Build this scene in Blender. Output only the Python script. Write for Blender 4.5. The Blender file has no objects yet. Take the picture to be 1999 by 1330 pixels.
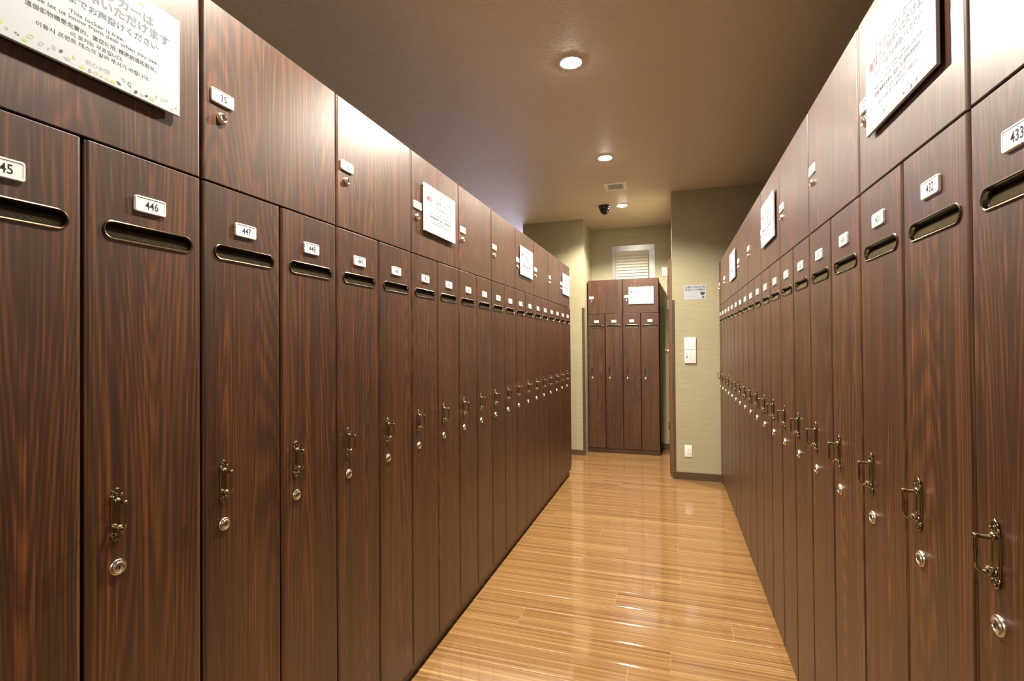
import bpy, bmesh, math, random
from mathutils import Vector, Matrix
PI = math.pi
C = bpy.context.scene.collection
sc = bpy.context.scene

# ------------------------------------------------------------------ camera
FPX, PSI, PIT, ROL = 966.73, 0.31117, 0.0091, -0.00756
CH = 1.285                                    # eye height
cd = bpy.data.cameras.new('camera'); cam = bpy.data.objects.new('camera', cd); C.objects.link(cam)
cd.sensor_fit = 'HORIZONTAL'; cd.sensor_width = 36; cd.lens = FPX / 1999 * 36
cd.clip_start = 0.02; cd.clip_end = 60
_r = Vector((math.cos(PSI), math.sin(PSI), 0)); _d = Vector((-math.sin(PSI), math.cos(PSI), 0)); _z = Vector((0, 0, 1))
_f = _d * math.cos(PIT) + _z * math.sin(PIT); _u = -_d * math.sin(PIT) + _z * math.cos(PIT)
_R = _r * math.cos(ROL) + _u * math.sin(ROL); _U = -_r * math.sin(ROL) + _u * math.cos(ROL)
M = Matrix((( _R.x, _U.x, -_f.x, 0), (_R.y, _U.y, -_f.y, 0), (_R.z, _U.z, -_f.z, CH), (0, 0, 0, 1)))
cam.matrix_world = M
sc.camera = cam
# ------------------------------------------------------------------ world, exposure
w = bpy.data.worlds.new('world'); sc.world = w; w.use_nodes = True
w.node_tree.nodes['Background'].inputs[0].default_value = (0.02, 0.02, 0.022, 1)
w.node_tree.nodes['Background'].inputs[1].default_value = 0.3
vs = sc.view_settings; vs.view_transform = 'Standard'; vs.look = 'None'; vs.gamma = 1; vs.use_curve_mapping = False
vs.exposure = 0.74
ZC = CH + 1.458                                # ceiling height
LAMPS = [(-0.478, 5.291), (-0.478, 3.895), (-0.478, 2.516), (-0.478, 1.14), (-0.478, -1.62)]
LAMP_W = 124
LAMP_COL = (1.0, 0.91, 0.77)
SPOT = math.radians(145); BLEND = 0.45


def srgb(r, g, b):
    f = lambda c: (c / 255 / 12.92) if c <= 10 else ((c / 255 + 0.055) / 1.055) ** 2.4
    return (f(r), f(g), f(b), 1)


# ------------------------------------------------------------------ node helpers
def newmat(name):
    m = bpy.data.materials.new(name); m.use_nodes = True
    nt = m.node_tree; b = nt.nodes['Principled BSDF']
    return m, nt, b


def N(nt, t, **kw):
    n = nt.nodes.new(t)
    for k, v in kw.items():
        setattr(n, k, v)
    return n


def math_n(nt, op, a, b=None, clamp=False):
    n = nt.nodes.new('ShaderNodeMath'); n.operation = op; n.use_clamp = clamp
    for i, v in enumerate((a, b)):
        if v is None: continue
        if isinstance(v, (int, float)): n.inputs[i].default_value = v
        else: nt.links.new(v, n.inputs[i])
    return n.outputs[0]


def ramp(nt, fac, stops):
    n = nt.nodes.new('ShaderNodeValToRGB')
    e = n.color_ramp.elements
    while len(e) < len(stops): e.new(0.5)
    for el, (p, c) in zip(e, stops): el.position = p; el.color = c
    nt.links.new(fac, n.inputs[0])
    return n.outputs[0]


def mixc(nt, fac, a, b, mode='MIX'):
    n = nt.nodes.new('ShaderNodeMix'); n.data_type = 'RGBA'; n.blend_type = mode
    for sock, v in ((n.inputs[0], fac), (n.inputs[6], a), (n.inputs[7], b)):
        if isinstance(v, (int, float)): sock.default_value = v
        elif isinstance(v, tuple): sock.default_value = v
        else: nt.links.new(v, sock)
    return n.outputs[2]


def noise(nt, vec, scale, detail=2, rough=0.5, dist=0.0, dim='3D'):
    n = nt.nodes.new('ShaderNodeTexNoise'); n.noise_dimensions = dim
    nt.links.new(vec, n.inputs['Vector'])
    n.inputs['Scale'].default_value = scale; n.inputs['Detail'].default_value = detail
    n.inputs['Roughness'].default_value = rough; n.inputs['Distortion'].default_value = dist
    return n.outputs['Fac']


def mapping(nt, vec, sc_=(1, 1, 1), loc=None):
    n = nt.nodes.new('ShaderNodeMapping'); n.inputs['Scale'].default_value = sc_
    nt.links.new(vec, n.inputs['Vector'])
    if loc is not None: nt.links.new(loc, n.inputs['Location'])
    return n.outputs[0]


def bump(nt, b, h, strength, dist):
    n = nt.nodes.new('ShaderNodeBump'); n.inputs['Strength'].default_value = strength
    n.inputs['Distance'].default_value = dist
    nt.links.new(h, n.inputs['Height']); nt.links.new(n.outputs[0], b.inputs['Normal'])


def wood_mat(name, dark, mid, light, rough=0.39):
    m, nt, b = newmat(name)
    tc = N(nt, 'ShaderNodeTexCoord'); oi = N(nt, 'ShaderNodeObjectInfo')
    off = N(nt, 'ShaderNodeCombineXYZ')
    r1 = math_n(nt, 'MULTIPLY', oi.outputs['Random'], 37.0)
    r2 = math_n(nt, 'MULTIPLY', oi.outputs['Random'], 61.0)
    nt.links.new(r1, off.inputs[0]); nt.links.new(r2, off.inputs[1]); nt.links.new(r2, off.inputs[2])
    v = tc.outputs['Object']
    va = mapping(nt, v, (7.0, 2.0, 0.5), off.outputs[0])       # broad figure
    h = noise(nt, va, 1.0, 1, 0.35, 0.0)
    h = math_n(nt, 'MULTIPLY', h, 44.0)
    rings = math_n(nt, 'SINE', math_n(nt, 'MULTIPLY', h, 6.283))
    rings = math_n(nt, 'ADD', math_n(nt, 'MULTIPLY', rings, 0.5), 0.5)
    vb = mapping(nt, v, (190, 20, 1.8), off.outputs[0])
    s1 = noise(nt, vb, 1.0, 3, 0.6)
    vc = mapping(nt, v, (720, 60, 7.0), off.outputs[0])
    s2 = noise(nt, vc, 1.0, 2, 0.6)
    vd = mapping(nt, v, (14, 4, 0.6), off.outputs[0])
    s3 = noise(nt, vd, 1.0, 2, 0.5)
    t = math_n(nt, 'ADD', math_n(nt, 'MULTIPLY', rings, 0.12), math_n(nt, 'MULTIPLY', s1, 0.62))
    t = math_n(nt, 'ADD', t, math_n(nt, 'MULTIPLY', s2, 0.45))
    t = math_n(nt, 'ADD', t, math_n(nt, 'MULTIPLY', s3, 0.35))
    t = math_n(nt, 'SUBTRACT', t, 0.265)
    col = ramp(nt, t, [(0.18, dark), (0.5, mid), (0.82, light)])
    # greyish veins, as printed on the laminate
    g = ramp(nt, s3, [(0.52, (0, 0, 0, 1)), (0.68, (1, 1, 1, 1))])
    col = mixc(nt, math_n(nt, 'MULTIPLY', g, 0.35), col, srgb(50, 34, 18))
    s4 = noise(nt, mapping(nt, v, (60, 12, 0.9), off.outputs[0]), 1.0, 2, 0.5)
    col = mixc(nt, ramp(nt, s4, [(0.50, (0, 0, 0, 1)), (0.66, (0.6, 0.6, 0.6, 1))]), col, mixc(nt, 1.0, col, (1.35, 1.06, 0.88, 1), 'MULTIPLY'))
    col = mixc(nt, ramp(nt, s4, [(0.34, (0.55, 0.55, 0.55, 1)), (0.47, (0, 0, 0, 1))]), col, mixc(nt, 1.0, col, (0.78, 0.88, 0.92, 1), 'MULTIPLY'))
    nt.links.new(col, b.inputs['Base Color'])
    b.inputs['Roughness'].default_value = rough
    b.inputs['Specular IOR Level'].default_value = 1.0
    bump(nt, b, s2, 0.12, 0.0006)
    return m


def plain(name, col, rough=0.5, metal=0.0, vary=0.06, scale=30, bumpd=0.0):
    m, nt, b = newmat(name)
    tc = N(nt, 'ShaderNodeTexCoord')
    n = noise(nt, tc.outputs['Object'], scale, 3)
    d = tuple(c * (1 - vary) for c in col[:3]) + (1,); l = tuple(min(1, c * (1 + vary)) for c in col[:3]) + (1,)
    nt.links.new(ramp(nt, n, [(0.3, d), (0.7, l)]), b.inputs['Base Color'])
    b.inputs['Roughness'].default_value = rough; b.inputs['Metallic'].default_value = metal
    if bumpd: bump(nt, b, n, 0.5, bumpd)
    return m


def emit(name, col, s):
    m, nt, b = newmat(name)
    b.inputs['Base Color'].default_value = col
    b.inputs['Emission Color'].default_value = col; b.inputs['Emission Strength'].default_value = s
    return m


WOOD = wood_mat('locker_laminate', srgb(19, 9, 2), srgb(60, 31, 11), srgb(126, 76, 35))
WOODR = WOOD
TRIM = plain('brown_trim', srgb(82, 62, 40), 0.45, vary=0.1)
DARK = plain('carcass_dark', srgb(26, 17, 13), 0.7)
WHITEP = plain('white_plastic', srgb(226, 230, 230), 0.3, vary=0.01)
BLACK = plain('black_print', (0.006, 0.006, 0.007, 1), 0.8)
GREY = plain('grey_print', srgb(84, 88, 90), 0.6, vary=0.02)
DGREY = plain('dark_grey_print', srgb(44, 48, 50), 0.6, vary=0.02)
LGREY = plain('pale_grey_print', srgb(150, 154, 156), 0.6, vary=0.02)
LEAF = plain('pale_green_print', srgb(160, 176, 84), 0.6, vary=0.05)
RED = plain('red_print', srgb(180, 30, 26), 0.6, vary=0.02)
BOARD = plain('white_board', srgb(172, 180, 186), 0.65, vary=0.01)
CHROME = plain('satin_chrome', srgb(214, 208, 196), 0.27, 1.0, 0.04)
BRONZE = plain('antique_bronze', srgb(104, 94, 78), 0.26, 1.0, 0.2, 120)
HBRONZE = plain('aged_brass', srgb(146, 134, 110), 0.24, 1.0, 0.2, 200)
BRONZED = plain('dark_bronze', srgb(70, 60, 48), 0.3, 1.0, 0.15, 120)
STEEL = plain('brushed_steel', srgb(160, 160, 156), 0.36, 1.0, 0.1, 12)
IVORY = plain('ivory_plastic', srgb(240, 236, 222), 0.4, vary=0.02)
LOUVRE = plain('cream_louvre', srgb(200, 197, 182), 0.5, vary=0.02)
CAMB = plain('black_gloss', (0.012, 0.013, 0.015, 1), 0.12)
GLASSD = plain('smoked_dome', (0.02, 0.022, 0.025, 1), 0.06)
CABLE = plain('white_cable', srgb(214, 208, 190), 0.5)
DOORW = wood_mat('door_veneer', srgb(70, 42, 24), srgb(104, 68, 40), srgb(134, 94, 60), 0.4)
LENS = emit('lamp_glow', (1.0, 0.93, 0.82, 1), 140)
TUBE = emit('tint_lamp_glow', (0.62, 0.70, 1.0, 1), 14)  # glow of the added, unseen lamp that tints the ceiling


def wall_mat(name, base, base2, rough, streak=True):
    m, nt, b = newmat(name)
    tc = N(nt, 'ShaderNodeTexCoord')
    v = tc.outputs['Object']
    a = noise(nt, mapping(nt, v, (5, 5, 150)), 1, 3, 0.6)
    c = noise(nt, mapping(nt, v, (260, 260, 30)), 1, 2, 0.5)
    t = math_n(nt, 'ADD', math_n(nt, 'MULTIPLY', a, 0.75), math_n(nt, 'MULTIPLY', c, 0.25))
    nt.links.new(ramp(nt, t, [(0.36, base2), (0.64, base)]), b.inputs['Base Color'])
    b.inputs['Roughness'].default_value = rough
    bump(nt, b, t, 0.25, 0.0010)
    return m


WALL = wall_mat('grasscloth_wall', srgb(170, 162, 132), srgb(157, 149, 119), 0.6)


def ceil_mat():
    m, nt, b = newmat('ceiling_paper')
    tc = N(nt, 'ShaderNodeTexCoord'); v = tc.outputs['Object']
    a = noise(nt, mapping(nt, v, (22, 130, 1)), 1, 3, 0.6)
    c = noise(nt, v, 160, 2, 0.6)
    t = math_n(nt, 'ADD', math_n(nt, 'MULTIPLY', a, 0.6), math_n(nt, 'MULTIPLY', c, 0.4))
    nt.links.new(ramp(nt, t, [(0.3, srgb(202, 187, 164)), (0.7, srgb(222, 207, 184))]), b.inputs['Base Color'])
    b.inputs['Roughness'].default_value = 0.62
    bump(nt, b, t, 0.8, 0.003)
    return m


CEIL = ceil_mat()


def floor_mat():
    m, nt, b = newmat('striped_plank_tile')
    tc = N(nt, 'ShaderNodeTexCoord'); v = tc.outputs['Object']
    sp = N(nt, 'ShaderNodeSeparateXYZ'); nt.links.new(v, sp.inputs[0])
    X, Y = sp.outputs[0], sp.outputs[1]
    P = 0.148
    u = math_n(nt, 'DIVIDE', math_n(nt, 'SUBTRACT', Y, 2.033 - 20 * P), P)
    row = math_n(nt, 'FLOOR', u); fy = math_n(nt, 'FRACT', u)
    wn = N(nt, 'ShaderNodeTexWhiteNoise', noise_dimensions='1D'); nt.links.new(row, wn.inputs['W'])
    L = 1.2
    ux = math_n(nt, 'ADD', math_n(nt, 'DIVIDE', X, L), math_n(nt, 'ADD', math_n(nt, 'MULTIPLY', wn.outputs['Value'], 5.0), 20.0))
    colx = math_n(nt, 'FLOOR', ux); fx = math_n(nt, 'FRACT', ux)
    dy = math_n(nt, 'MULTIPLY', math_n(nt, 'MINIMUM', fy, math_n(nt, 'SUBTRACT', 1.0, fy)), P)
    dx = math_n(nt, 'MULTIPLY', math_n(nt, 'MINIMUM', fx, math_n(nt, 'SUBTRACT', 1.0, fx)), L)
    d = math_n(nt, 'MINIMUM', dx, dy)
    grout = math_n(nt, 'LESS_THAN', d, 0.0011)
    tile = math_n(nt, 'ADD', math_n(nt, 'MULTIPLY', row, 7.31), math_n(nt, 'MULTIPLY', colx, 3.17))
    cb = N(nt, 'ShaderNodeCombineXYZ'); nt.links.new(tile, cb.inputs[0]); nt.links.new(tile, cb.inputs[2])
    s1 = noise(nt, mapping(nt, v, (0.5, 130, 1), cb.outputs[0]), 1, 3, 0.65)
    s2 = noise(nt, mapping(nt, v, (1.0, 320, 1), cb.outputs[0]), 1, 2, 0.6)
    s3 = noise(nt, mapping(nt, v, (0.8, 28, 1), cb.outputs[0]), 1, 2, 0.5)
    t = math_n(nt, 'ADD', math_n(nt, 'MULTIPLY', s1, 0.50), math_n(nt, 'MULTIPLY', s2, 0.42))
    t = math_n(nt, 'ADD', t, math_n(nt, 'MULTIPLY', s3, 0.08))
    col = ramp(nt, t, [(0.34, srgb(78, 49, 26)), (0.43, srgb(122, 87, 51)), (0.54, srgb(151, 114, 70)), (0.68, srgb(190, 156, 110))])
    col = mixc(nt, math_n(nt, 'MULTIPLY', grout, 0.22), col, srgb(224, 196, 150))
    nt.links.new(col, b.inputs['Base Color'])
    rr = noise(nt, mapping(nt, v, (3, 3, 1)), 1, 3, 0.6)
    rmr = N(nt, 'ShaderNodeMapRange'); nt.links.new(rr, rmr.inputs[0])
    rmr.inputs[3].default_value = 0.05; rmr.inputs[4].default_value = 0.12
    nt.links.new(rmr.outputs[0], b.inputs['Roughness'])
    b.inputs['Specular IOR Level'].default_value = 0.85
    # pillowed tile lips and the slight ribbing of the planks
    lip = N(nt, 'ShaderNodeMapRange'); lip.interpolation_type = 'SMOOTHSTEP'
    nt.links.new(dy, lip.inputs[0]); lip.inputs[1].default_value = 0; lip.inputs[2].default_value = 0.007
    hh = math_n(nt, 'ADD', lip.outputs[0], math_n(nt, 'MULTIPLY', s1, 0.05))
    wob = noise(nt, mapping(nt, v, (14, 9, 1)), 1, 2, 0.5)
    hh = math_n(nt, 'ADD', hh, math_n(nt, 'MULTIPLY', wob, 0.15))
    bump(nt, b, hh, 0.6, 0.0012)
    return m


FLOOR = floor_mat()


# ------------------------------------------------------------------ mesh helpers
def link(name, bm, mats, parent=None, smooth=None, kind=None, loc=None):
    me = bpy.data.meshes.new(name)
    bm.normal_update(); bm.to_mesh(me); bm.free()
    if not isinstance(mats, (list, tuple)): mats = [mats]
    for m in mats: me.materials.append(m)
    if smooth is not None:
        for p in me.polygons: p.use_smooth = True
        me.set_sharp_from_angle(angle=math.radians(smooth))
    o = bpy.data.objects.new(name, me); C.objects.link(o)
    if parent: o.parent = parent
    if kind: o['kind'] = kind
    if loc: o.location = loc
    return o


def box(bm, x0, x1, y0, y1, z0, z1, mi=0, bev=0.0, seg=2):
    vs_ = [bm.verts.new(p) for p in ((x0, y0, z0), (x1, y0, z0), (x1, y1, z0), (x0, y1, z0), (x0, y0, z1), (x1, y0, z1), (x1, y1, z1), (x0, y1, z1))]
    fs = [bm.faces.new([vs_[i] for i in q]) for q in ((3, 2, 1, 0), (4, 5, 6, 7), (0, 1, 5, 4), (1, 2, 6, 5), (2, 3, 7, 6), (3, 0, 4, 7))]
    for f in fs: f.material_index = mi
    if bev:
        es = set(e for f in fs for e in f.edges)
        r = bmesh.ops.bevel(bm, geom=list(es), offset=bev, segments=seg, affect='EDGES', profile=0.5)
        for f in r['faces']: f.material_index = mi
    return fs


def tube(bm, pts, rads, n=10, mi=0, flat=None):
    """swept tube through pts with radius per point"""
    rings = []
    pts = [Vector(p) for p in pts]
    up = None
    for i, p in enumerate(pts):
        t = (pts[min(i + 1, len(pts) - 1)] - pts[max(i - 1, 0)]).normalized()
        if up is None:
            up = Vector((1, 0, 0)) if abs(t.x) < 0.8 else Vector((0, 0, 1))
        a = (up - t * up.dot(t)).normalized(); b = t.cross(a); up = a
        r = rads[i] if isinstance(rads, (list, tuple)) else rads
        rx, ry = (r if isinstance(r, tuple) else (r, r))
        rings.append([bm.verts.new(p + a * rx * math.cos(2 * PI * k / n) + b * ry * math.sin(2 * PI * k / n)) for k in range(n)])
    for A, B in zip(rings, rings[1:]):
        for k in range(n):
            bm.faces.new((A[k], A[(k + 1) % n], B[(k + 1) % n], B[k])).material_index = mi
    for Rg, rev in ((rings[0], True), (rings[-1], False)):
        f = bm.faces.new(list(reversed(Rg)) if rev else Rg); f.material_index = mi


def lathe(bm, prof, n=24, axis='y', c=(0, 0, 0), mi=0):
    """prof: list of (radius, along). axis y: outward is -y"""
    rings = []
    for r, h in prof:
        ring = []
        for k in range(n):
            a = 2 * PI * k / n
            if axis == 'y': p = (c[0] + r * math.cos(a), c[1] - h, c[2] + r * math.sin(a))
            else: p = (c[0] + r * math.cos(a), c[1] + r * math.sin(a), c[2] + h)
            ring.append(bm.verts.new(p))
        rings.append(ring)
    for A, B in zip(rings, rings[1:]):
        for k in range(n):
            bm.faces.new((A[k], A[(k + 1) % n], B[(k + 1) % n], B[k])).material_index = mi
    for Rg in (rings[0], rings[-1]):
        try: bm.faces.new(Rg).material_index = mi
        except ValueError: pass


def sphere(bm, c, r, sc_=(1, 1, 1), n=10, mi=0):
    g = bmesh.ops.create_uvsphere(bm, u_segments=n, v_segments=max(6, n // 2 + 1), radius=r)
    for v in g['verts']:
        v.co = Vector((v.co.x * sc_[0] + c[0], v.co.y * sc_[1] + c[1], v.co.z * sc_[2] + c[2]))
    for f in set(f for v in g['verts'] for f in v.link_faces): f.material_index = mi


def text_into(bm, s, cx, cz, y, size, mi, width=None, thick=0.0, ex=0.0002, align='CENTER'):
    """text standing in the xz plane, facing -y"""
    cu = bpy.data.curves.new('t', 'FONT'); cu.body = s; cu.size = size
    cu.align_x = align; cu.align_y = 'CENTER'; cu.extrude = ex; cu.offset = thick
    cu.resolution_u = 3
    o = bpy.data.objects.new('t', cu); C.objects.link(o)
    bpy.context.view_layer.update()
    dg = bpy.context.evaluated_depsgraph_get()
    me = bpy.data.meshes.new_from_object(o.evaluated_get(dg))
    xs = [v.co.x for v in me.vertices]; ys = [v.co.y for v in me.vertices]
    if xs:
        mx, Mx = min(xs), max(xs); my, My = min(ys), max(ys)
        k = (width / (Mx - mx)) if width else 1
        ox = -(mx + Mx) / 2 if align == 'CENTER' else -mx
        for v in me.vertices:
            x, yy, z = v.co
            v.co = (cx + (x + ox) * k, y - z, cz + yy - (my + My) / 2)
        n0 = len(bm.faces)
        bm.from_mesh(me); bm.faces.ensure_lookup_table()
        for f in bm.faces[n0:]: f.material_index = mi
    bpy.data.objects.remove(o); bpy.data.curves.remove(cu); bpy.data.meshes.remove(me)


def thing(name, label, cat, loc=(0, 0, 0), rz=0, group=None):
    o = bpy.data.objects.new(name, None); C.objects.link(o); o.empty_display_size = 0.1
    o.location = loc; o.rotation_euler = (0, 0, rz)
    o['label'] = label; o['category'] = cat
    if group: o['group'] = group
    return o


def tag(o, label, cat, group=None):
    o['label'] = label; o['category'] = cat
    if group: o['group'] = group
    return o


# ------------------------------------------------------------------ room shell
YF, YB = -2.4, 6.324
XL, XR = -3.3, 1.55
YE = 8.0


def wallbox(name, x0, x1, y0, y1, z0, z1, m=WALL):
    bm = bmesh.new(); box(bm, x0, x1, y0, y1, z0, z1)
    return link(name, bm, m, kind='structure')


wallbox('floor', XL - 0.1, XR + 0.1, YF - 0.1, YE + 0.1, -0.1, 0.0, FLOOR)
wallbox('ceiling', XL - 0.1, XR + 0.1, YF - 0.1, YE + 0.1, ZC, ZC + 0.1, CEIL)
wallbox('wall_left', XL - 0.1, XL, YF - 0.1, YE + 0.1, 0, ZC)
wallbox('wall_right', XR, XR + 0.1, YF - 0.1, YE + 0.1, 0, ZC)
wallbox('wall_front', XL, XR, YF - 0.1, YF, 0, ZC)
wallbox('wall_far_left', -1.697, -0.962, 5.735, YE, 0, ZC)
wallbox('wall_back', -0.962, 0.012, YB, YB + 0.1, 0, ZC)
wallbox('wall_far_right', 0.012, XR, 4.971, YE, 0, ZC)
wallbox('wall_far_end', XL, -1.697, YE, YE + 0.1, 0, ZC)
# baseboards and the brown corner guards
BBH = 0.07


def strip(name, x0, x1, y0, y1, z0, z1):
    bm = bmesh.new(); box(bm, x0, x1, y0, y1, z0, z1, bev=0.0015, seg=1)
    return link(name, bm, TRIM, kind='structure')


strip('baseboard_far_left', -1.697, -0.962, 5.727, 5.735, 0, BBH - 0.01)
strip('baseboard_back', -0.125, 0.012, YB - 0.008, YB, 0, BBH)
strip('baseboard_far_right', 0.0, 0.43, 4.963, 4.971, 0, BBH)
bm = bmesh.new()
box(bm, 0.009, 0.033, 4.967, 4.971, BBH, CH + 0.417); box(bm, 0.009, 0.012, 4.971, 4.992, BBH, CH + 0.417)
link('trim_1', bm, TRIM, kind='structure')
bm = bmesh.new()
box(bm, -0.985, -0.959, 5.731, 5.735, BBH - 0.01, CH + 0.426); box(bm, -0.962, -0.959, 5.735, 5.757, 0, CH + 0.426)
link('trim_2', bm, TRIM, kind='structure')

# ------------------------------------------------------------------ locker doors
TH = 0.018                                     # door thickness, front at y=0, facing -y, body towards +y
RE = 0.0072


def stadium(cx, cz, w_, h_, n=8):
    r = h_ / 2; pts = []
    for k in range(n + 1):
        a = -PI / 2 + PI * k / n; pts.append((cx + w_ / 2 - r + r * math.cos(a), cz + r * math.sin(a)))
    for k in range(n + 1):
        a = PI / 2 + PI * k / n; pts.append((cx - w_ / 2 + r + r * math.cos(a), cz + r * math.sin(a)))
    return pts


def door_mesh(name, x0, x1, z0, z1, hole=None):
    bm = bmesh.new()
    loops = []
    steps = 5
    for i in range(steps + 1):
        a = (PI / 2) * i / steps
        ix = RE * (1 - math.sin(a)); dy = RE * (1 - math.cos(a))
        iz = 0.0018 * (1 - math.sin(a))
        loops.append([bm.verts.new(p) for p in ((x0 + ix, dy, z0 + iz), (x1 - ix, dy, z0 + iz), (x1 - ix, dy, z1 - iz), (x0 + ix, dy, z1 - iz))])
    loops.append([bm.verts.new(p) for p in ((x0, TH, z0), (x1, TH, z0), (x1, TH, z1), (x0, TH, z1))])
    for A, B in zip(loops, loops[1:]):
        for k in range(4): bm.faces.new((A[k], B[k], B[(k + 1) % 4], A[(k + 1) % 4]))
    bm.faces.new(list(reversed(loops[-1])))
    if hole is None:
        bm.faces.new(loops[0])
    else:
        cx, cz, w_, h_ = hole
        A = loops[0]
        pts = [bm.verts.new((x, 0, z)) for x, z in stadium(cx, cz, w_, h_)]
        # front face: plain boards below and above, filled ring around the opening
        xa, xb = A[0].co.x, A[1].co.x
        lo = [bm.verts.new((xa, 0, cz - 0.03)), bm.verts.new((xb, 0, cz - 0.03))]
        hi = [bm.verts.new((xa, 0, cz + 0.03)), bm.verts.new((xb, 0, cz + 0.03))]
        bm.faces.new((A[0], A[1], lo[1], lo[0])); bm.faces.new((hi[0], hi[1], A[2], A[3]))
        es = []
        q = [lo[0], lo[1], hi[1], hi[0]]
        for k in range(4):
            e = bm.edges.get((q[k], q[(k + 1) % 4])) or bm.edges.new((q[k], q[(k + 1) % 4])); es.append(e)
        for k in range(len(pts)): es.append(bm.edges.new((pts[k], pts[(k + 1) % len(pts)])))
        bmesh.ops.triangle_fill(bm, edges=es, use_beauty=True)
        back = [bm.verts.new((v.co.x, TH - 0.002, v.co.z)) for v in pts]
        for k in range(len(pts)): bm.faces.new((pts[k], pts[(k + 1) % len(pts)], back[(k + 1) % len(pts)], back[k]))
    bmesh.ops.recalc_face_normals(bm, faces=bm.faces)
    me = bpy.data.meshes.new(name); bm.to_mesh(me); bm.free(); me.materials.append(WOOD)
    for p in me.polygons: p.use_smooth = True
    me.set_sharp_from_angle(angle=math.radians(28))
    # keep the flat face flat: its rim is a shading break
    sh = me.attributes['sharp_edge'].data if 'sharp_edge' in me.attributes else me.attributes.new('sharp_edge', 'BOOLEAN', 'EDGE').data
    for e in me.edges:
        if all(abs(me.vertices[i].co.y) < 1e-6 for i in e.vertices): sh[e.index].value = True
    return me


def mesh_of(name, bm, mats, smooth=None):
    o = link(name, bm, mats, smooth=smooth); me = o.data; bpy.data.objects.remove(o); return me


def vent_mesh(w_, h_):
    """recessed finger pull with a rolled rim and ribbed floor; origin at its centre on the door face"""
    bm = bmesh.new(); n = 10
    prof = [(-0.0003, 0.0), (-0.0003, -0.0016), (0.0014, -0.0027), (0.0032, -0.0020), (0.0038, 0.0), (0.0040, 0.004)]
    rings = []
    for inset, y in prof:
        rings.append([bm.verts.new((x, y, z)) for x, z in stadium(0, 0, w_ - 2 * inset, h_ - 2 * inset, n)])
    wi, hi = w_ - 0.008, h_ - 0.008
    # sloping bowl: shallow at the bottom rim, deep under the top rim
    inner = []
    for x, z in stadium(0, 0, wi - 0.002, hi - 0.002, n):
        t = (z + hi / 2) / hi
        inner.append(bm.verts.new((x, 0.0030 + 0.009 * t, z)))
    rings.append(inner)
    for A, B in zip(rings, rings[1:]):
        L = len(A)
        for k in range(L): bm.faces.new((A[k], A[(k + 1) % L], B[(k + 1) % L], B[k])).material_index = 0 if A is not rings[-2] else 1
    f = bm.faces.new(inner); f.material_index = 1
    nr = 8
    for i in range(nr):
        t = (i + 0.6) / (nr + 0.2) * 0.72
        z = -hi / 2 + hi * t
        r = hi / 2; half = wi / 2 - r + math.sqrt(max(0, r * r - z * z)) - 0.0022
        y = 0.0030 + 0.009 * t
        pts = [(-half, y + 0.0006, z - 0.0008), (-half, y - 0.0024, z), (-half, y + 0.0006, z + 0.0008)]
        a = [bm.verts.new(p) for p in pts]; b2 = [bm.verts.new((-p[0], p[1], p[2])) for p in pts]
        for k in range(2): bm.faces.new((a[k], a[k + 1], b2[k + 1], b2[k])).material_index = 2
    bmesh.ops.recalc_face_normals(bm, faces=bm.faces)
    return mesh_of('vent_grille', bm, [BRONZE, BLACKM, RIB], 35)


BLACKM = plain('dark_recess', srgb(22, 19, 16), 0.5, 0.2)
RIB = plain('recess_rib', srgb(170, 160, 140), 0.38, 0.6)


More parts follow.
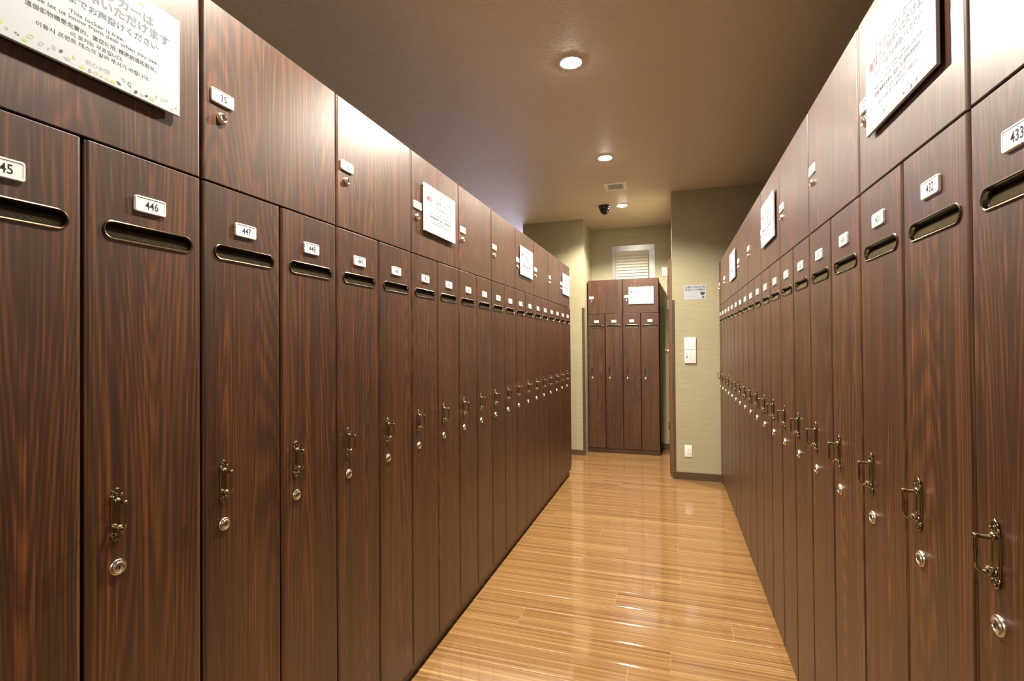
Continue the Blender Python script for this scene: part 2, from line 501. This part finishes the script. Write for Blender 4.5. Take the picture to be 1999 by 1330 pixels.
def handle_mesh():
    """ornate pull; origin at plate centre, 97 mm tall"""
    bm = bmesh.new(); H = 0.097
    # long plate
    prof = [(-0.0075, -0.032), (0.0075, -0.032), (0.0082, 0.0), (0.0075, 0.032), (-0.0075, 0.032), (-0.0082, 0.0)]
    a = [bm.verts.new((x, 0, z)) for x, z in prof]; b2 = [bm.verts.new((x * 0.9, -0.0022, z * 0.99)) for x, z in prof]
    for k in range(6): bm.faces.new((a[k], a[(k + 1) % 6], b2[(k + 1) % 6], b2[k]))
    bm.faces.new(b2); bm.faces.new(list(reversed(a)))
    # thin raised beads along both sides
    for s in (-1, 1): tube(bm, [(s * 0.0072, -0.0018, -0.031), (s * 0.0078, -0.0022, 0), (s * 0.0072, -0.0018, 0.031)], 0.0011, 6)
    # crests: fans of small lobes top and bottom
    for s in (1, -1):
        Z = lambda q: s * (0.0315 + q * (1.0 if s > 0 else 0.9))
        yy = -0.0020
        for m in (1, -1):
            # outer scroll: curls out from the plate, up to the tip
            tube(bm, [(m * 0.0045, yy, Z(0.0015)), (m * 0.0078, yy, Z(0.0002)), (m * 0.0096, yy, Z(0.0025)), (m * 0.0086, yy, Z(0.0050)), (m * 0.0062, yy, Z(0.0052)), (m * 0.0055, yy, Z(0.0078)), (m * 0.0066, yy, Z(0.0102)), (m * 0.0052, yy, Z(0.0128)), (m * 0.0022, yy, Z(0.0150)), (0, yy, Z(0.0168))],
                 [0.0012, 0.0015, 0.0017, 0.0015, 0.0013, 0.0014, 0.0016, 0.0015, 0.0013, 0.0010], 8)
            tube(bm, [(m * 0.0008, yy - 0.0006, Z(0.0008)), (m * 0.0032, yy - 0.0008, Z(0.0048)), (m * 0.0034, yy - 0.0008, Z(0.0085)), (m * 0.0012, yy - 0.0006, Z(0.0115))], [0.0010, 0.0013, 0.0012, 0.0008], 8)
            sphere(bm, (m * 0.0088, yy - 0.0006, Z(0.0030)), 0.0017, (1, 0.9, 1), 8)
        sphere(bm, (0, yy - 0.0008, Z(0.0045)), 0.0021, (0.8, 0.8, 1.7), 8)
        sphere(bm, (0, yy - 0.0004, Z(0.0135)), 0.0016, (0.9, 0.8, 1.3), 8)
    # posts and grip
    sphere(bm, (0, -0.004, 0.025), 0.0058, (1, 0.8, 1), 12)
    tube(bm, [(0, -0.002, 0.024), (0, -0.010, 0.0235), (0, -0.018, 0.0235), (0, -0.0235, 0.0245)], [0.0048, 0.0032, 0.0028, 0.0036], 10)
    sphere(bm, (0, -0.0245, 0.0245), 0.0034, (1, 1, 1), 10)
    tube(bm, [(0, -0.0245, 0.0245), (0, -0.0250, 0.015), (0, -0.0240, 0.002), (0, -0.0248, -0.012), (0, -0.0235, -0.020), (0, -0.0175, -0.0245), (0, -0.0095, -0.0250), (0, -0.003, -0.0245)],
         [0.0024, 0.0019, 0.0024, 0.0019, 0.0021, 0.0026, 0.0042, 0.0060], 10)
    sphere(bm, (0, -0.0075, -0.0235), 0.0062, (0.95, 1.05, 1.05), 12)
    for k in range(5):
        aa = -0.9 + 0.45 * k
        sphere(bm, (0.0056 * math.sin(aa), -0.0095, -0.0235 + 0.0056 * math.cos(aa)), 0.0014, (1, 1.6, 1), 6)
    return mesh_of('handle', bm, [HBRONZE], 50)


def lock_mesh(r=0.0145):
    bm = bmesh.new()
    lathe(bm, [(r, 0), (r, 0.0012), (r * 0.93, 0.0026), (r * 0.80, 0.0030), (r * 0.74, 0.0022), (r * 0.70, 0.0050), (r * 0.62, 0.0058), (r * 0.52, 0.0050), (r * 0.50, 0.0042), (r * 0.40, 0.0048), (0.0004, 0.0050)], 28)
    box(bm, -0.0008, 0.0008, -0.0053, -0.0047, -0.0042, 0.0042, 1)
    box(bm, -0.0016, 0.0016, -0.0053, -0.0047, -0.001, 0.002, 1)
    return mesh_of('lock', bm, [CHROME, BLACK], 40)


def upper_lock_mesh(r=0.0125):
    bm = bmesh.new()
    lathe(bm, [(r, 0), (r, 0.003), (r * 0.9, 0.0045), (r * 0.78, 0.0048), (r * 0.74, 0.0075), (r * 0.66, 0.0085), (r * 0.55, 0.0080), (r * 0.5, 0.006), (r * 0.2, 0.0062), (0.0004, 0.0062)], 28)
    box(bm, -0.0008, 0.0008, -0.0066, -0.0060, -0.0045, 0.0045, 1)
    box(bm, -0.0030, 0.0030, -0.0066, -0.0060, -0.0006, 0.0006, 1)
    return mesh_of('lock', bm, [CHROME, BLACK], 40)


def plate_mesh(num, fx=1.0):
    w_, h_ = 0.059 * fx, 0.030
    bm = bmesh.new()
    def rr(w2, h2, r, y, n=4):
        out = []
        for cx, cz, a0 in ((w2 - r, -h2 + r, -PI / 2), (w2 - r, h2 - r, 0), (-w2 + r, h2 - r, PI / 2), (-w2 + r, -h2 + r, PI)):
            for k in range(n + 1):
                a = a0 + PI / 2 * k / n; out.append(bm.verts.new((cx + r * math.cos(a), y, cz + r * math.sin(a))))
        return out
    w2, h2 = w_ / 2, h_ / 2
    L = [rr(w2, h2, 0.004, 0), rr(w2, h2, 0.004, -0.0036), rr(w2 - 0.0008, h2 - 0.0008, 0.0036, -0.0045), rr(w2 - 0.0026, h2 - 0.0026, 0.0022, -0.0045), rr(w2 - 0.0032, h2 - 0.0032, 0.002, -0.0038)]
    for A, B in zip(L, L[1:]):
        n = len(A)
        for k in range(n): bm.faces.new((A[k], B[k], B[(k + 1) % n], A[(k + 1) % n]))
    bm.faces.new(L[-1]); bm.faces.new(list(reversed(L[0])))
    bmesh.ops.recalc_face_normals(bm, faces=bm.faces)
    text_into(bm, num, 0.0015, -0.0005, -0.0039, 0.0210, 1, width=(0.0250 if len(num) == 3 else 0.0165) * fx, ex=0.0001, thick=0.00014)
    return mesh_of('number_plate', bm, [WHITEP, BLACK])


def child(name, me, parent, loc):
    o = bpy.data.objects.new(name, me); C.objects.link(o); o.parent = parent; o.location = loc
    return o


HANDLE, LOCK, ULOCK = handle_mesh(), lock_mesh(), upper_lock_mesh()
GAP = 0.0019


class Row:
    """measurements of one run of lockers (heights are relative to the eye)"""
    def __init__(s, W, zj, zt, plate, vent, handle, lock, uplate, ulock, fx=1.0, bottom=0.06, depth=0.42):
        s.W = W; s.fx = fx; s.bottom = bottom; s.depth = depth
        s.zj, s.zt = zj + CH, zt + CH
        s.plate, s.vent, s.handle, s.lock, s.uplate, s.ulock = (q + CH for q in (plate, vent, handle, lock, uplate, ulock))
        # every door mesh has its origin at its own lower left corner
        s.dh = s.zj - GAP - bottom
        s.lower = door_mesh('door', GAP, W - GAP, 0, s.dh, (0.1155 * fx, s.vent - bottom, 0.172 * fx, 0.034))
        s.uh = s.zt - s.zj - GAP
        s.upper = door_mesh('upper_door', GAP, 2 * W - GAP, 0, s.uh)
        s.ventm = vent_mesh(0.172 * fx, 0.034)


def bank(row, loc, rz, lows, ups, label, group):
    W = row.W
    t = thing('locker_bank', label, 'locker', loc, rz, group)
    tw = W * len(lows)
    bm = bmesh.new()
    box(bm, 0.0015, tw - 0.0015, TH + 0.001, row.depth, row.bottom, row.zt - 0.002)
    link('carcass', bm, DARK, t)
    bm = bmesh.new(); box(bm, 0.0015, 0.0135, TH + 0.002, row.depth + 0.001, row.bottom, row.zt); link('side_panel', bm, WOOD, t)
    bm = bmesh.new(); box(bm, tw - 0.0135, tw - 0.0015, TH + 0.002, row.depth + 0.001, row.bottom, row.zt); link('side_panel', bm, WOOD, t)
    bm = bmesh.new(); box(bm, 0.001, tw - 0.001, 0.02, row.depth, 0.004, row.bottom - 0.001); link('plinth', bm, WOOD, t)
    fx = row.fx
    for i, num in enumerate(lows):
        d = child('door', row.lower, t, (i * W, 0, row.bottom))
        b0 = row.bottom
        child('vent_grille', row.ventm, d, (0.1155 * fx, 0, row.vent - b0))
        child('handle', HANDLE, d, (0.0515 * fx, 0, row.handle - b0))
        child('lock', LOCK, d, (0.0545 * fx, 0, row.lock - b0))
        child('number_plate', plate_mesh(num, fx), d, (0.1125 * fx, 0, row.plate - b0))
    for i, num in enumerate(ups):
        b0 = row.zj + GAP - GAP
        d = child('upper_door', row.upper, t, (i * 2 * W, 0, row.zj + GAP / 2))
        child('lock', ULOCK, d, (0.049 * fx, 0, row.ulock - row.zj - GAP / 2))
        child('number_plate', plate_mesh(num, fx), d, (0.0500 * fx, 0, row.uplate - row.zj - GAP / 2))
    return t


A_, Y0L, SL = 0.95056, 0.57783, 0.2234
B_, Y0R, SR = 0.42277, 0.90466, 0.22246
rowL = Row(SL, 0.3609, 0.7608, 0.2715, 0.2115, -0.2985, -0.3935, 0.5545, 0.5095)
rowR = Row(SR, 0.3448, 0.7381, 0.2620, 0.1985, -0.2930, -0.3890, 0.5360, 0.4965)
rowB = Row(0.2047, 0.3610, 0.7645, 0.2705, 0.2090, -0.3080, -0.4000, 0.5565, 0.5120, fx=0.92, depth=0.38)
left_labels = [
    'nearest left locker bank, tall doors 445 to 448, big notice at top left',
    'left locker bank with tall doors 449 to 452, white notice on upper door 37',
    'left locker bank with tall doors 453 to 456, no notice on its upper doors',
    'left-hand locker bank with tall doors 457 to 460, white notice on its nearer upper door',
    'last locker bank of the left row, white notice at its far end']
for j in range(-1, 5):
    k0 = -1 + 4 * j
    bank(rowL, (-A_, Y0L + k0 * SL, 0), PI / 2, [str(446 + k0 + i) for i in range(4)], [str(34 + (k0 + 1) // 2 + i) for i in range(2)],
         left_labels[j] if j >= 0 else 'left locker bank beside the camera, tall doors 441 to 444, just outside the photo', 'locker banks along the left side')
right_labels = [
    'nearest right locker bank, tall doors 431 to 434, big white notice up top',
    'right-hand locker bank with tall doors 427 to 430 and two plain upper doors',
    'right-hand locker bank with tall doors 423 to 426, small white notice on an upper door',
    'right-hand locker bank with tall doors 419 to 422, fourth from the camera',
    'last locker bank of the right row, against the beige pillar']
for j in range(-1, 5):
    k0 = -2 + 4 * j
    # seen from the aisle the left end of each bank is its far end
    lows = [str(432 - (k0 + 3 - i)) for i in range(4)]
    ups = [str(27 - (k0 + 2) // 2), str(28 - (k0 + 2) // 2)]
    bank(rowR, (B_, Y0R + (k0 + 4) * SR, 0), -PI / 2, lows, ups, right_labels[j] if j >= 0 else 'right locker bank beside the camera, tall doors 435 to 438, just outside the photo', 'locker banks along the right side')
bank(rowB, (-0.950, 5.925, 0), 0, ['465', '466', '467', '468'], ['44', '45'],
     'single dark wood locker bank standing against the back wall at the end of the aisle', None)
for o in list(C.objects):
    if 'group' in o.keys() and not o['group']: del o['group']

# thin filler panels closing the row ends
bm = bmesh.new(); box(bm, -A_ - 0.42, -A_ + 0.0, Y0L + 19 * SL + 0.001, Y0L + 19 * SL + 0.024, 0.09, CH + 0.352, bev=0.001, seg=1)
tag(link('end_panel', bm, WOOD), 'dark wood end panel closing the far end of the left locker row', 'panel')
bm = bmesh.new(); box(bm, B_ + 0.012, B_ + 0.03, Y0R + 18 * SR + 0.001, 4.970, 0.0, CH + 0.74)
tag(link('filler_strip', bm, WOOD), 'narrow wood filler strip between right locker row and beige pillar', 'panel')


# ------------------------------------------------------------------ notices
def notice_mesh():
    bm = bmesh.new(); w2, h2 = 0.150, 0.097
    box(bm, -w2, w2, -0.006, 0, -h2, h2, 0, 0.0006, 1)
    for sx in (-1, 1):
        for sz in (-1, 1): box(bm, sx * 0.12 - 0.01, sx * 0.12 + 0.01, 0, 0.0055, sz * 0.075 - 0.01, sz * 0.075 + 0.01, 0)
    y = -0.0061
    T = lambda s, z, size, half, mi, thick=0.00012, cx=0.0: text_into(bm, s, cx, z, y, size, mi, width=2 * half, thick=thick, ex=0.00005)
    T('安心お宿 ロッカー', 0.083, 0.0052, 0.024, 4, 0, -0.075)
    T('こちらのロッカーは', 0.060, 0.0200, 0.097, 1, 0.0006)
    T('無料', 0.0395, 0.0215, 0.0225, 3, 0.0007, -0.1055)
    T('でご利用いただけます', 0.0395, 0.0200, 0.1035, 1, 0.0006, 0.0245)
    T('フロントまでお声掛けください', 0.0165, 0.0145, 0.105, 2, 0.0002)
    T('This locker is free.', -0.0045, 0.0095, 0.043, 2)
    T('Please let us know front desk when you use.', -0.0150, 0.0095, 0.105, 2)
    T('這個儲物櫃是免費的。當您使用, 請提前通知前台。', -0.0290, 0.0092, 0.102, 2)
    T('이 로커는 무료입니다.', -0.0420, 0.0088, 0.041, 2)
    T('이용시 프런트 데스크 알려 주시기 바랍니다.', -0.0530, 0.0088, 0.088, 2)
    T('安心お宿', -0.0765, 0.0085, 0.019, 4)
    rnd = random.Random(5)
    def leaf(cx, cz, l, ang, mi, hollow):
        n = 7; pts = []
        for k in range(n + 1):
            t = k / n; pts.append((l * (t - 0.5), 0.28 * l * math.sin(PI * t)))
        for k in range(1, n):
            t = 1 - k / n; pts.append((l * (t - 0.5), -0.28 * l * math.sin(PI * t)))
        ca, sa = math.cos(ang), math.sin(ang)
        P = [(cx + x * ca - z * sa, cz + x * sa + z * ca) for x, z in pts]
        if not hollow:
            bm.faces.new([bm.verts.new((x, y - 0.0001, z)) for x, z in P]).material_index = mi
        else:
            Q = [(cx + (x - cx) * 0.72, cz + (z - cz) * 0.72) for x, z in P]
            a = [bm.verts.new((x, y - 0.0001, z)) for x, z in P]; b2 = [bm.verts.new((x, y - 0.0001, z)) for x, z in Q]
            for k in range(len(P)): bm.faces.new((a[k], a[(k + 1) % len(P)], b2[(k + 1) % len(P)], b2[k])).material_index = mi
    for i in range(30):
        x = -0.142 + 0.284 * i / 29 + rnd.uniform(-0.002, 0.002)
        edge = min(1, abs(x) / 0.12)
        z = -0.093 + rnd.uniform(0.002, 0.016 if abs(x) > 0.03 else 0.004)
        leaf(x, z, rnd.uniform(0.006, 0.011), rnd.uniform(0, PI), [5, 5, 4, 2, 5, 4][rnd.randrange(6)], rnd.random() < 0.45)
    for i in range(16):
        x = (0.142 - 0.075 * rnd.random()) * (1 if i % 2 else -1)
        z = 0.091 - rnd.uniform(0, 0.020)
        leaf(x, z, rnd.uniform(0.005, 0.010), rnd.uniform(0, PI), [5, 4, 5, 2][rnd.randrange(4)], rnd.random() < 0.5)
    return mesh_of('notice_board', bm, [BOARD, GREY, DGREY, RED, LGREY, LEAF])


NOTICE = notice_mesh()


def notice(loc, rz, label):
    o = bpy.data.objects.new('notice_board', NOTICE); C.objects.link(o)
    o.location = loc; o.rotation_euler = (0, 0, rz); tag(o, label, 'notice', 'white multilingual notices on upper locker doors')
    return o


SO = 0.0056
for k0, lab in ((-1, 'white multilingual notice cut off by the top left corner of the photo'),
                (5, 'white notice with red lettering on left upper door 37, second along the left row'),
                (11, 'small white notice third along the left row, on upper door 40'),
                (17, 'farthest white notice on the left row, at its end edge')):
    notice((-A_ + SO, Y0L + k0 * SL + 0.2385, CH + 0.5625), PI / 2, lab)
for k1, lab in ((2, 'large white notice on the near right upper door above locker 432'),
                (8, 'white notice second along the right row, well beyond the large one'),
                (14, 'smallest white notice far along the right row near the pillar')):
    dx = 0.2325
    notice((B_ - SO, Y0R + k1 * SR - dx, CH + 0.5450), -PI / 2, lab)
nb = notice((-0.950 + 2 * 0.2047 + 0.2115, 5.925 - SO, CH + 0.565), 0, 'white notice on the back wall locker bank, on its right upper door')
nb.scale = (0.94, 1, 1.03)

# ------------------------------------------------------------------ downlights
def downlight(x, y, label, first=[None]):
    if first[0] is None:
        t = thing('downlight', label, 'ceiling light', (x, y, ZC), 0, 'round recessed downlights along the aisle')
        bm = bmesh.new(); lathe(bm, [(0.062, -0.0002), (0.062, -0.004), (0.056, -0.006), (0.050, -0.004), (0.0495, -0.0006)], 32, 'z')
        link('trim_ring', bm, WHITEP, t, 40)
        bm = bmesh.new(); lathe(bm, [(0.0485, -0.0006), (0.0480, -0.0055), (0.040, -0.009), (0.022, -0.012), (0.001, -0.013)], 32, 'z')
        link('lens', bm, LENS, t, 40)
        ld = bpy.data.lights.new('lamp', 'SPOT'); ld.energy = LAMP_W; ld.color = LAMP_COL; ld.spot_size = SPOT; ld.spot_blend = BLEND
        ld.shadow_soft_size = 0.04
        lo = bpy.data.objects.new('lamp', ld); C.objects.link(lo); lo.parent = t; lo.location = (0, 0, -0.05)
        first[0] = t
        return t
    r = first[0].copy(); C.objects.link(r); r.location = (x, y, ZC); r['label'] = label
    for ch in list(first[0].children):
        c = ch.copy(); C.objects.link(c); c.parent = r
    return r


dl = ['lit ceiling downlight farthest away, right of the camera dome', 'lit ceiling downlight in the middle, just before the ceiling vent',
      'nearest visible lit ceiling downlight, brightest of the three', 'lit ceiling downlight above the camera position',
      'lit ceiling downlight behind the camera position']
for (x, y), lb in zip(LAMPS, dl): downlight(x, y, lb)

# unseen lamp, added to give the ceiling cool light from beyond the left pillar
t = thing('added_tint_lamp', 'unseen cool lamp added behind the left lockers to tint the ceiling', 'added lamp', (-2.5, 8.0, 1.75), 0)
bm = bmesh.new(); box(bm, -0.45, 0.45, -0.05, 0, -0.03, 0.03, bev=0.006); link('housing', bm, WHITEP, t)
bm = bmesh.new(); tube(bm, [(-0.42, -0.065, 0.035), (0.42, -0.065, 0.035)], 0.014, 12); link('tube', bm, TUBE, t, 40)
ld = bpy.data.lights.new('lamp', 'AREA'); ld.shape = 'RECTANGLE'; ld.size = 0.84; ld.size_y = 0.05; ld.energy = 520; ld.color = (0.36, 0.42, 1.0)
lo = bpy.data.objects.new('lamp', ld); C.objects.link(lo); lo.parent = t; lo.location = (0, -0.1, 0.07); lo.rotation_euler = (math.radians(155), 0, 0)

# ------------------------------------------------------------------ ceiling vent and dome camera
t = thing('ceiling_vent', 'small beige ceiling air vent between two downlights', 'vent', (-0.474, 4.628, ZC), math.radians(2), None)
bm = bmesh.new()
for x0, x1, y0, y1 in ((-0.1, 0.1, -0.11, -0.075), (-0.1, 0.1, 0.075, 0.11), (-0.1, -0.068, -0.075, 0.075), (0.068, 0.1, -0.075, 0.075)):
    box(bm, x0, x1, y0, y1, -0.008, -0.0003)
link('frame', bm, IVORY, t)
bm = bmesh.new(); box(bm, -0.068, 0.068, -0.075, 0.075, -0.0025, -0.0003); link('duct', bm, BLACK, t)
bm = bmesh.new()
for i in range(12): box(bm, -0.062 + i * 0.0113 - 0.0012, -0.062 + i * 0.0113 + 0.0012, -0.075, 0.075, -0.0062, -0.0026)
for i in range(8): box(bm, -0.068, 0.068, -0.065 + i * 0.0186 - 0.0012, -0.065 + i * 0.0186 + 0.0012, -0.0058, -0.0027)
link('grille', bm, IVORY, t)

t = thing('dome_camera', 'black dome security camera on the ceiling beside the far downlight', 'camera', (-0.655, 5.251, ZC))
bm = bmesh.new(); lathe(bm, [(0.058, -0.0003), (0.060, -0.012), (0.058, -0.030), (0.052, -0.036)], 32, 'z'); link('housing', bm, CAMB, t, 40)
bm = bmesh.new(); lathe(bm, [(0.050, -0.0365), (0.049, -0.050), (0.044, -0.066), (0.034, -0.080), (0.020, -0.090), (0.001, -0.094)], 32, 'z'); link('dome', bm, GLASSD, t, 60)

# ------------------------------------------------------------------ louvred air unit in back wall
t = thing('air_conditioner', 'cream louvred air unit in a steel frame on the back wall above lockers', 'air conditioner', (-0.443, YB, CH + 0.98))
bm = bmesh.new()
W2 = 0.261; ZT = 0.250; ZB_ = -0.205
x0, x1, z0, z1 = -0.213, 0.190, -0.195, 0.178
box(bm, -W2, x0, -0.006, -0.0005, ZB_, ZT); box(bm, x1, W2, -0.006, -0.0005, ZB_, ZT)
box(bm, x0, x1, -0.006, -0.0005, z1, ZT); box(bm, x0, x1, -0.006, -0.0005, ZB_, z0)
link('steel_frame', bm, STEEL, t)
bm = bmesh.new()
def rrect(bm, x0, x1, z0, z1, r, y, n=5):
    out = []
    for cx, cz, a0 in ((x1 - r, z0 + r, -PI / 2), (x1 - r, z1 - r, 0), (x0 + r, z1 - r, PI / 2), (x0 + r, z0 + r, PI)):
        for k in range(n + 1):
            a = a0 + PI / 2 * k / n; out.append(bm.verts.new((cx + r * math.cos(a), y, cz + r * math.sin(a))))
    return out
g = 0.004
L_ = [rrect(bm, x0 + g, x1 - g, z0 + g, z1 - g, 0.03, -0.0005), rrect(bm, x0 + g, x1 - g, z0 + g, z1 - g, 0.03, -0.045), rrect(bm, x0 + g + 0.008, x1 - g - 0.008, z0 + g + 0.008, z1 - g - 0.008, 0.024, -0.052)]
for A, B in zip(L_, L_[1:]):
    n = len(A)
    for k in range(n): bm.faces.new((A[k], A[(k + 1) % n], B[(k + 1) % n], B[k]))
bm.faces.new(L_[-1]); bm.faces.new(list(reversed(L_[0]))); bmesh.ops.recalc_face_normals(bm, faces=bm.faces)
link('casing', bm, LOUVRE, t, 40)
for i in range(13):
    z = z1 - 0.052 - i * 0.036
    if z < z0 + 0.03: break
    bm = bmesh.new()
    v_ = [bm.verts.new(p) for p in ((x0 + 0.02, -0.0525, z + 0.013), (x1 - 0.02, -0.0525, z + 0.013), (x1 - 0.02, -0.066, z - 0.008), (x0 + 0.02, -0.066, z - 0.008),
                                    (x0 + 0.02, -0.0525, z + 0.009), (x1 - 0.02, -0.0525, z + 0.009), (x1 - 0.02, -0.064, z - 0.011), (x0 + 0.02, -0.064, z - 0.011))]
    for q in ((0, 1, 2, 3), (7, 6, 5, 4), (3, 2, 6, 7), (0, 3, 7, 4), (1, 5, 6, 2), (0, 4, 5, 1)): bm.faces.new([v_[i_] for i_ in q])
    bmesh.ops.recalc_face_normals(bm, faces=bm.faces)
    link('louvre_slat', bm, LOUVRE, t)

# ------------------------------------------------------------------ outlets, cable, notice, control panel
def outlet(loc, w_, h_, label, n, rz=0):
    t = thing('wall_outlet', label, 'outlet', loc, rz)
    bm = bmesh.new(); box(bm, -w_ / 2, w_ / 2, -0.008, 0, -h_ / 2, h_ / 2, bev=0.003); link('cover_plate', bm, IVORY, t, 40)
    for i in range(n):
        z = (i - (n - 1) / 2) * 0.034
        bm = bmesh.new(); box(bm, -0.012, 0.012, -0.0105, -0.0082, z - 0.013, z + 0.013, 0, 0.001, 1)
        box(bm, -0.0055, -0.0035, -0.0108, -0.0106, z - 0.005, z + 0.005, 1); box(bm, 0.0035, 0.0055, -0.0108, -0.0106, z - 0.005, z + 0.005, 1)
        link('socket', bm, [IVORY, BLACK], t)
    return t


outlet((0.143, 4.971, CH - 1.014), 0.066, 0.112, 'white double socket low on the beige pillar', 2)
outlet((-0.068, YB, CH + 0.882), 0.066, 0.112, 'white socket high on back wall with a cable plugged in', 1)
# cables from the high socket, looping down behind the bank
def curve_mesh(name, paths, r, mat, label, cat):
    bm = bmesh.new()
    for P in paths:
        cu = bpy.data.curves.new('c', 'CURVE'); cu.dimensions = '3D'; s = cu.splines.new('BEZIER'); s.bezier_points.add(len(P) - 1)
        for bp, q in zip(s.bezier_points, P): bp.co = q; bp.handle_left_type = bp.handle_right_type = 'AUTO'
        cu.bevel_depth = r; cu.bevel_resolution = 2; cu.resolution_u = 10
        o = bpy.data.objects.new('c', cu); C.objects.link(o); bpy.context.view_layer.update()
        me = bpy.data.meshes.new_from_object(o.evaluated_get(bpy.context.evaluated_depsgraph_get()))
        bm.from_mesh(me); bpy.data.objects.remove(o); bpy.data.curves.remove(cu); bpy.data.meshes.remove(me)
    return tag(link(name, bm, mat, smooth=60), label, cat)


yb = YB - 0.012
curve_mesh('cable', [
    [(-0.060, YB - 0.011, CH + 0.868), (-0.048, yb - 0.02, CH + 0.84), (-0.045, yb - 0.01, CH + 0.74), (-0.050, yb - 0.02, CH + 0.62), (-0.062, yb - 0.03, CH + 0.56), (-0.045, yb - 0.05, CH + 0.50), (-0.024, 6.2, CH + 0.45)],
    [(-0.060, YB - 0.011, CH + 0.865), (-0.055, yb - 0.03, CH + 0.80), (-0.058, yb - 0.03, CH + 0.66), (-0.040, yb - 0.03, CH + 0.58), (-0.062, yb - 0.05, CH + 0.52), (-0.095, yb - 0.05, CH + 0.50), (-0.110, yb - 0.04, CH + 0.46), (-0.085, yb - 0.05, CH + 0.47), (-0.06, yb - 0.03, CH + 0.56), (-0.042, yb - 0.02, CH + 0.60)]],
    0.0028, CABLE, 'tangled white cable hanging from the high socket beside the back lockers', 'cable')

# plain white card notice about the camera
t = thing('camera_notice', 'small white camera notice with dark badge on the beige pillar', 'notice', (0.2175, 4.971, CH + 0.4850))
bm = bmesh.new(); box(bm, -0.0965, 0.0965, -0.0012, -0.0002, -0.067, 0.067)
text_into(bm, 'お客様の安全の為', 0.0, 0.049, -0.0013, 0.023, 1, width=0.176, thick=0.00035, ex=0.0001)
text_into(bm, '防犯カメラ作動中', 0.0, 0.022, -0.0013, 0.023, 1, width=0.176, thick=0.00035, ex=0.0001)
text_into(bm, '安心してご利用いただくため', -0.035, -0.002, -0.0013, 0.008, 2, width=0.10, ex=0.0001)
text_into(bm, 'Security cameras in operation', -0.035, -0.018, -0.0013, 0.008, 2, width=0.10, ex=0.0001)
text_into(bm, '監視攝影機運作中', -0.035, -0.036, -0.0013, 0.008, 2, width=0.10, ex=0.0001)
link('card', bm, [BOARD, DGREY, LGREY], t)
bm = bmesh.new()
pts = [(-0.019, 0.013), (0.019, 0.013), (0.019, 0.0), (0.013, -0.012), (0.0, -0.019), (-0.013, -0.012), (-0.019, 0.0)]
a = [bm.verts.new((x + 0.066, -0.0012, z - 0.012)) for x, z in pts]; b2 = [bm.verts.new((x + 0.066, -0.0018, z - 0.012)) for x, z in pts]
for k in range(7): bm.faces.new((a[k], a[(k + 1) % 7], b2[(k + 1) % 7], b2[k]))
bm.faces.new(b2); bmesh.ops.recalc_face_normals(bm, faces=bm.faces)
box(bm, 0.053, 0.079, -0.0020, -0.0018, -0.012, -0.007, 1)
link('badge', bm, [BLACK, LGREY], t)
bm = bmesh.new(); lathe(bm, [(0.011, 0.0012), (0.011, 0.0016), (0.007, 0.0017), (0.006, 0.0013)], 16, 'y', (0.072, 0, -0.048)); link('emblem', bm, GREY, t)

t = thing('control_panel', 'tall white wall control panel on the pillar below the camera notice', 'control panel', (0.1690, 4.971, CH - 0.0630))
bm = bmesh.new(); box(bm, -0.052, 0.052, -0.016, 0, -0.122, 0.122, bev=0.004); link('casing', bm, WHITEP, t, 40)
bm = bmesh.new(); box(bm, -0.047, 0.047, -0.019, -0.0162, 0.008, 0.080, bev=0.001, seg=1); link('lid', bm, WHITEP, t)
bm = bmesh.new(); box(bm, -0.036, -0.024, -0.0185, -0.0163, -0.070, -0.056, bev=0.001, seg=1); link('button', bm, GREY, t)
bm = bmesh.new(); box(bm, -0.035, -0.027, -0.0175, -0.0163, -0.045, -0.035); link('indicator', bm, LGREY, t)
bm = bmesh.new(); box(bm, 0.004, 0.006, -0.0172, -0.0163, -0.085, -0.035); link('slot', bm, LGREY, t)

# door in the pillar's side wall, seen almost edge on
D = thing('door_1', 'brown wooden door seen edge-on in the recess beside the pillar', 'door', (0.012, 5.04, 0))
D['kind'] = 'structure'
bm = bmesh.new(); box(bm, -0.030, -0.0005, 0.0, 1.0, 0.0, CH + 0.82, bev=0.001, seg=1); link('door_frame', bm, DOORW, D)
bm = bmesh.new(); box(bm, -0.037, -0.0305, 0.12, 0.98, 0.012, CH + 0.76, bev=0.002, seg=1); link('door_leaf', bm, DOORW, D)
bm = bmesh.new()
lathe(bm, [(0.022, 0), (0.022, 0.004), (0.010, 0.006), (0.009, 0.014), (0.020, 0.018), (0.024, 0.026), (0.020, 0.034), (0.001, 0.037)], 20)
for v in bm.verts: x, y, z = v.co; v.co = (y - 0.0372, x + 0.25, z + CH - 0.075)
bmesh.ops.recalc_face_normals(bm, faces=bm.faces)
link('door_knob', bm, CHROME, D, 40)
bm = bmesh.new()
box(bm, -0.044, -0.0372, 0.20, 0.24, CH - 0.87, CH - 0.79, bev=0.002, seg=1)
link('door_stay', bm, BRONZE, D)
bm = bmesh.new(); box(bm, -0.020, 0, -0.05, 0.05, -0.055, 0.055, bev=0.003)
o = link('sensor_box', bm, WHITEP, loc=(-0.0255, 6.18, CH + 0.47)); tag(o, 'small white box mounted high on the side door, cable running into it', 'sensor')
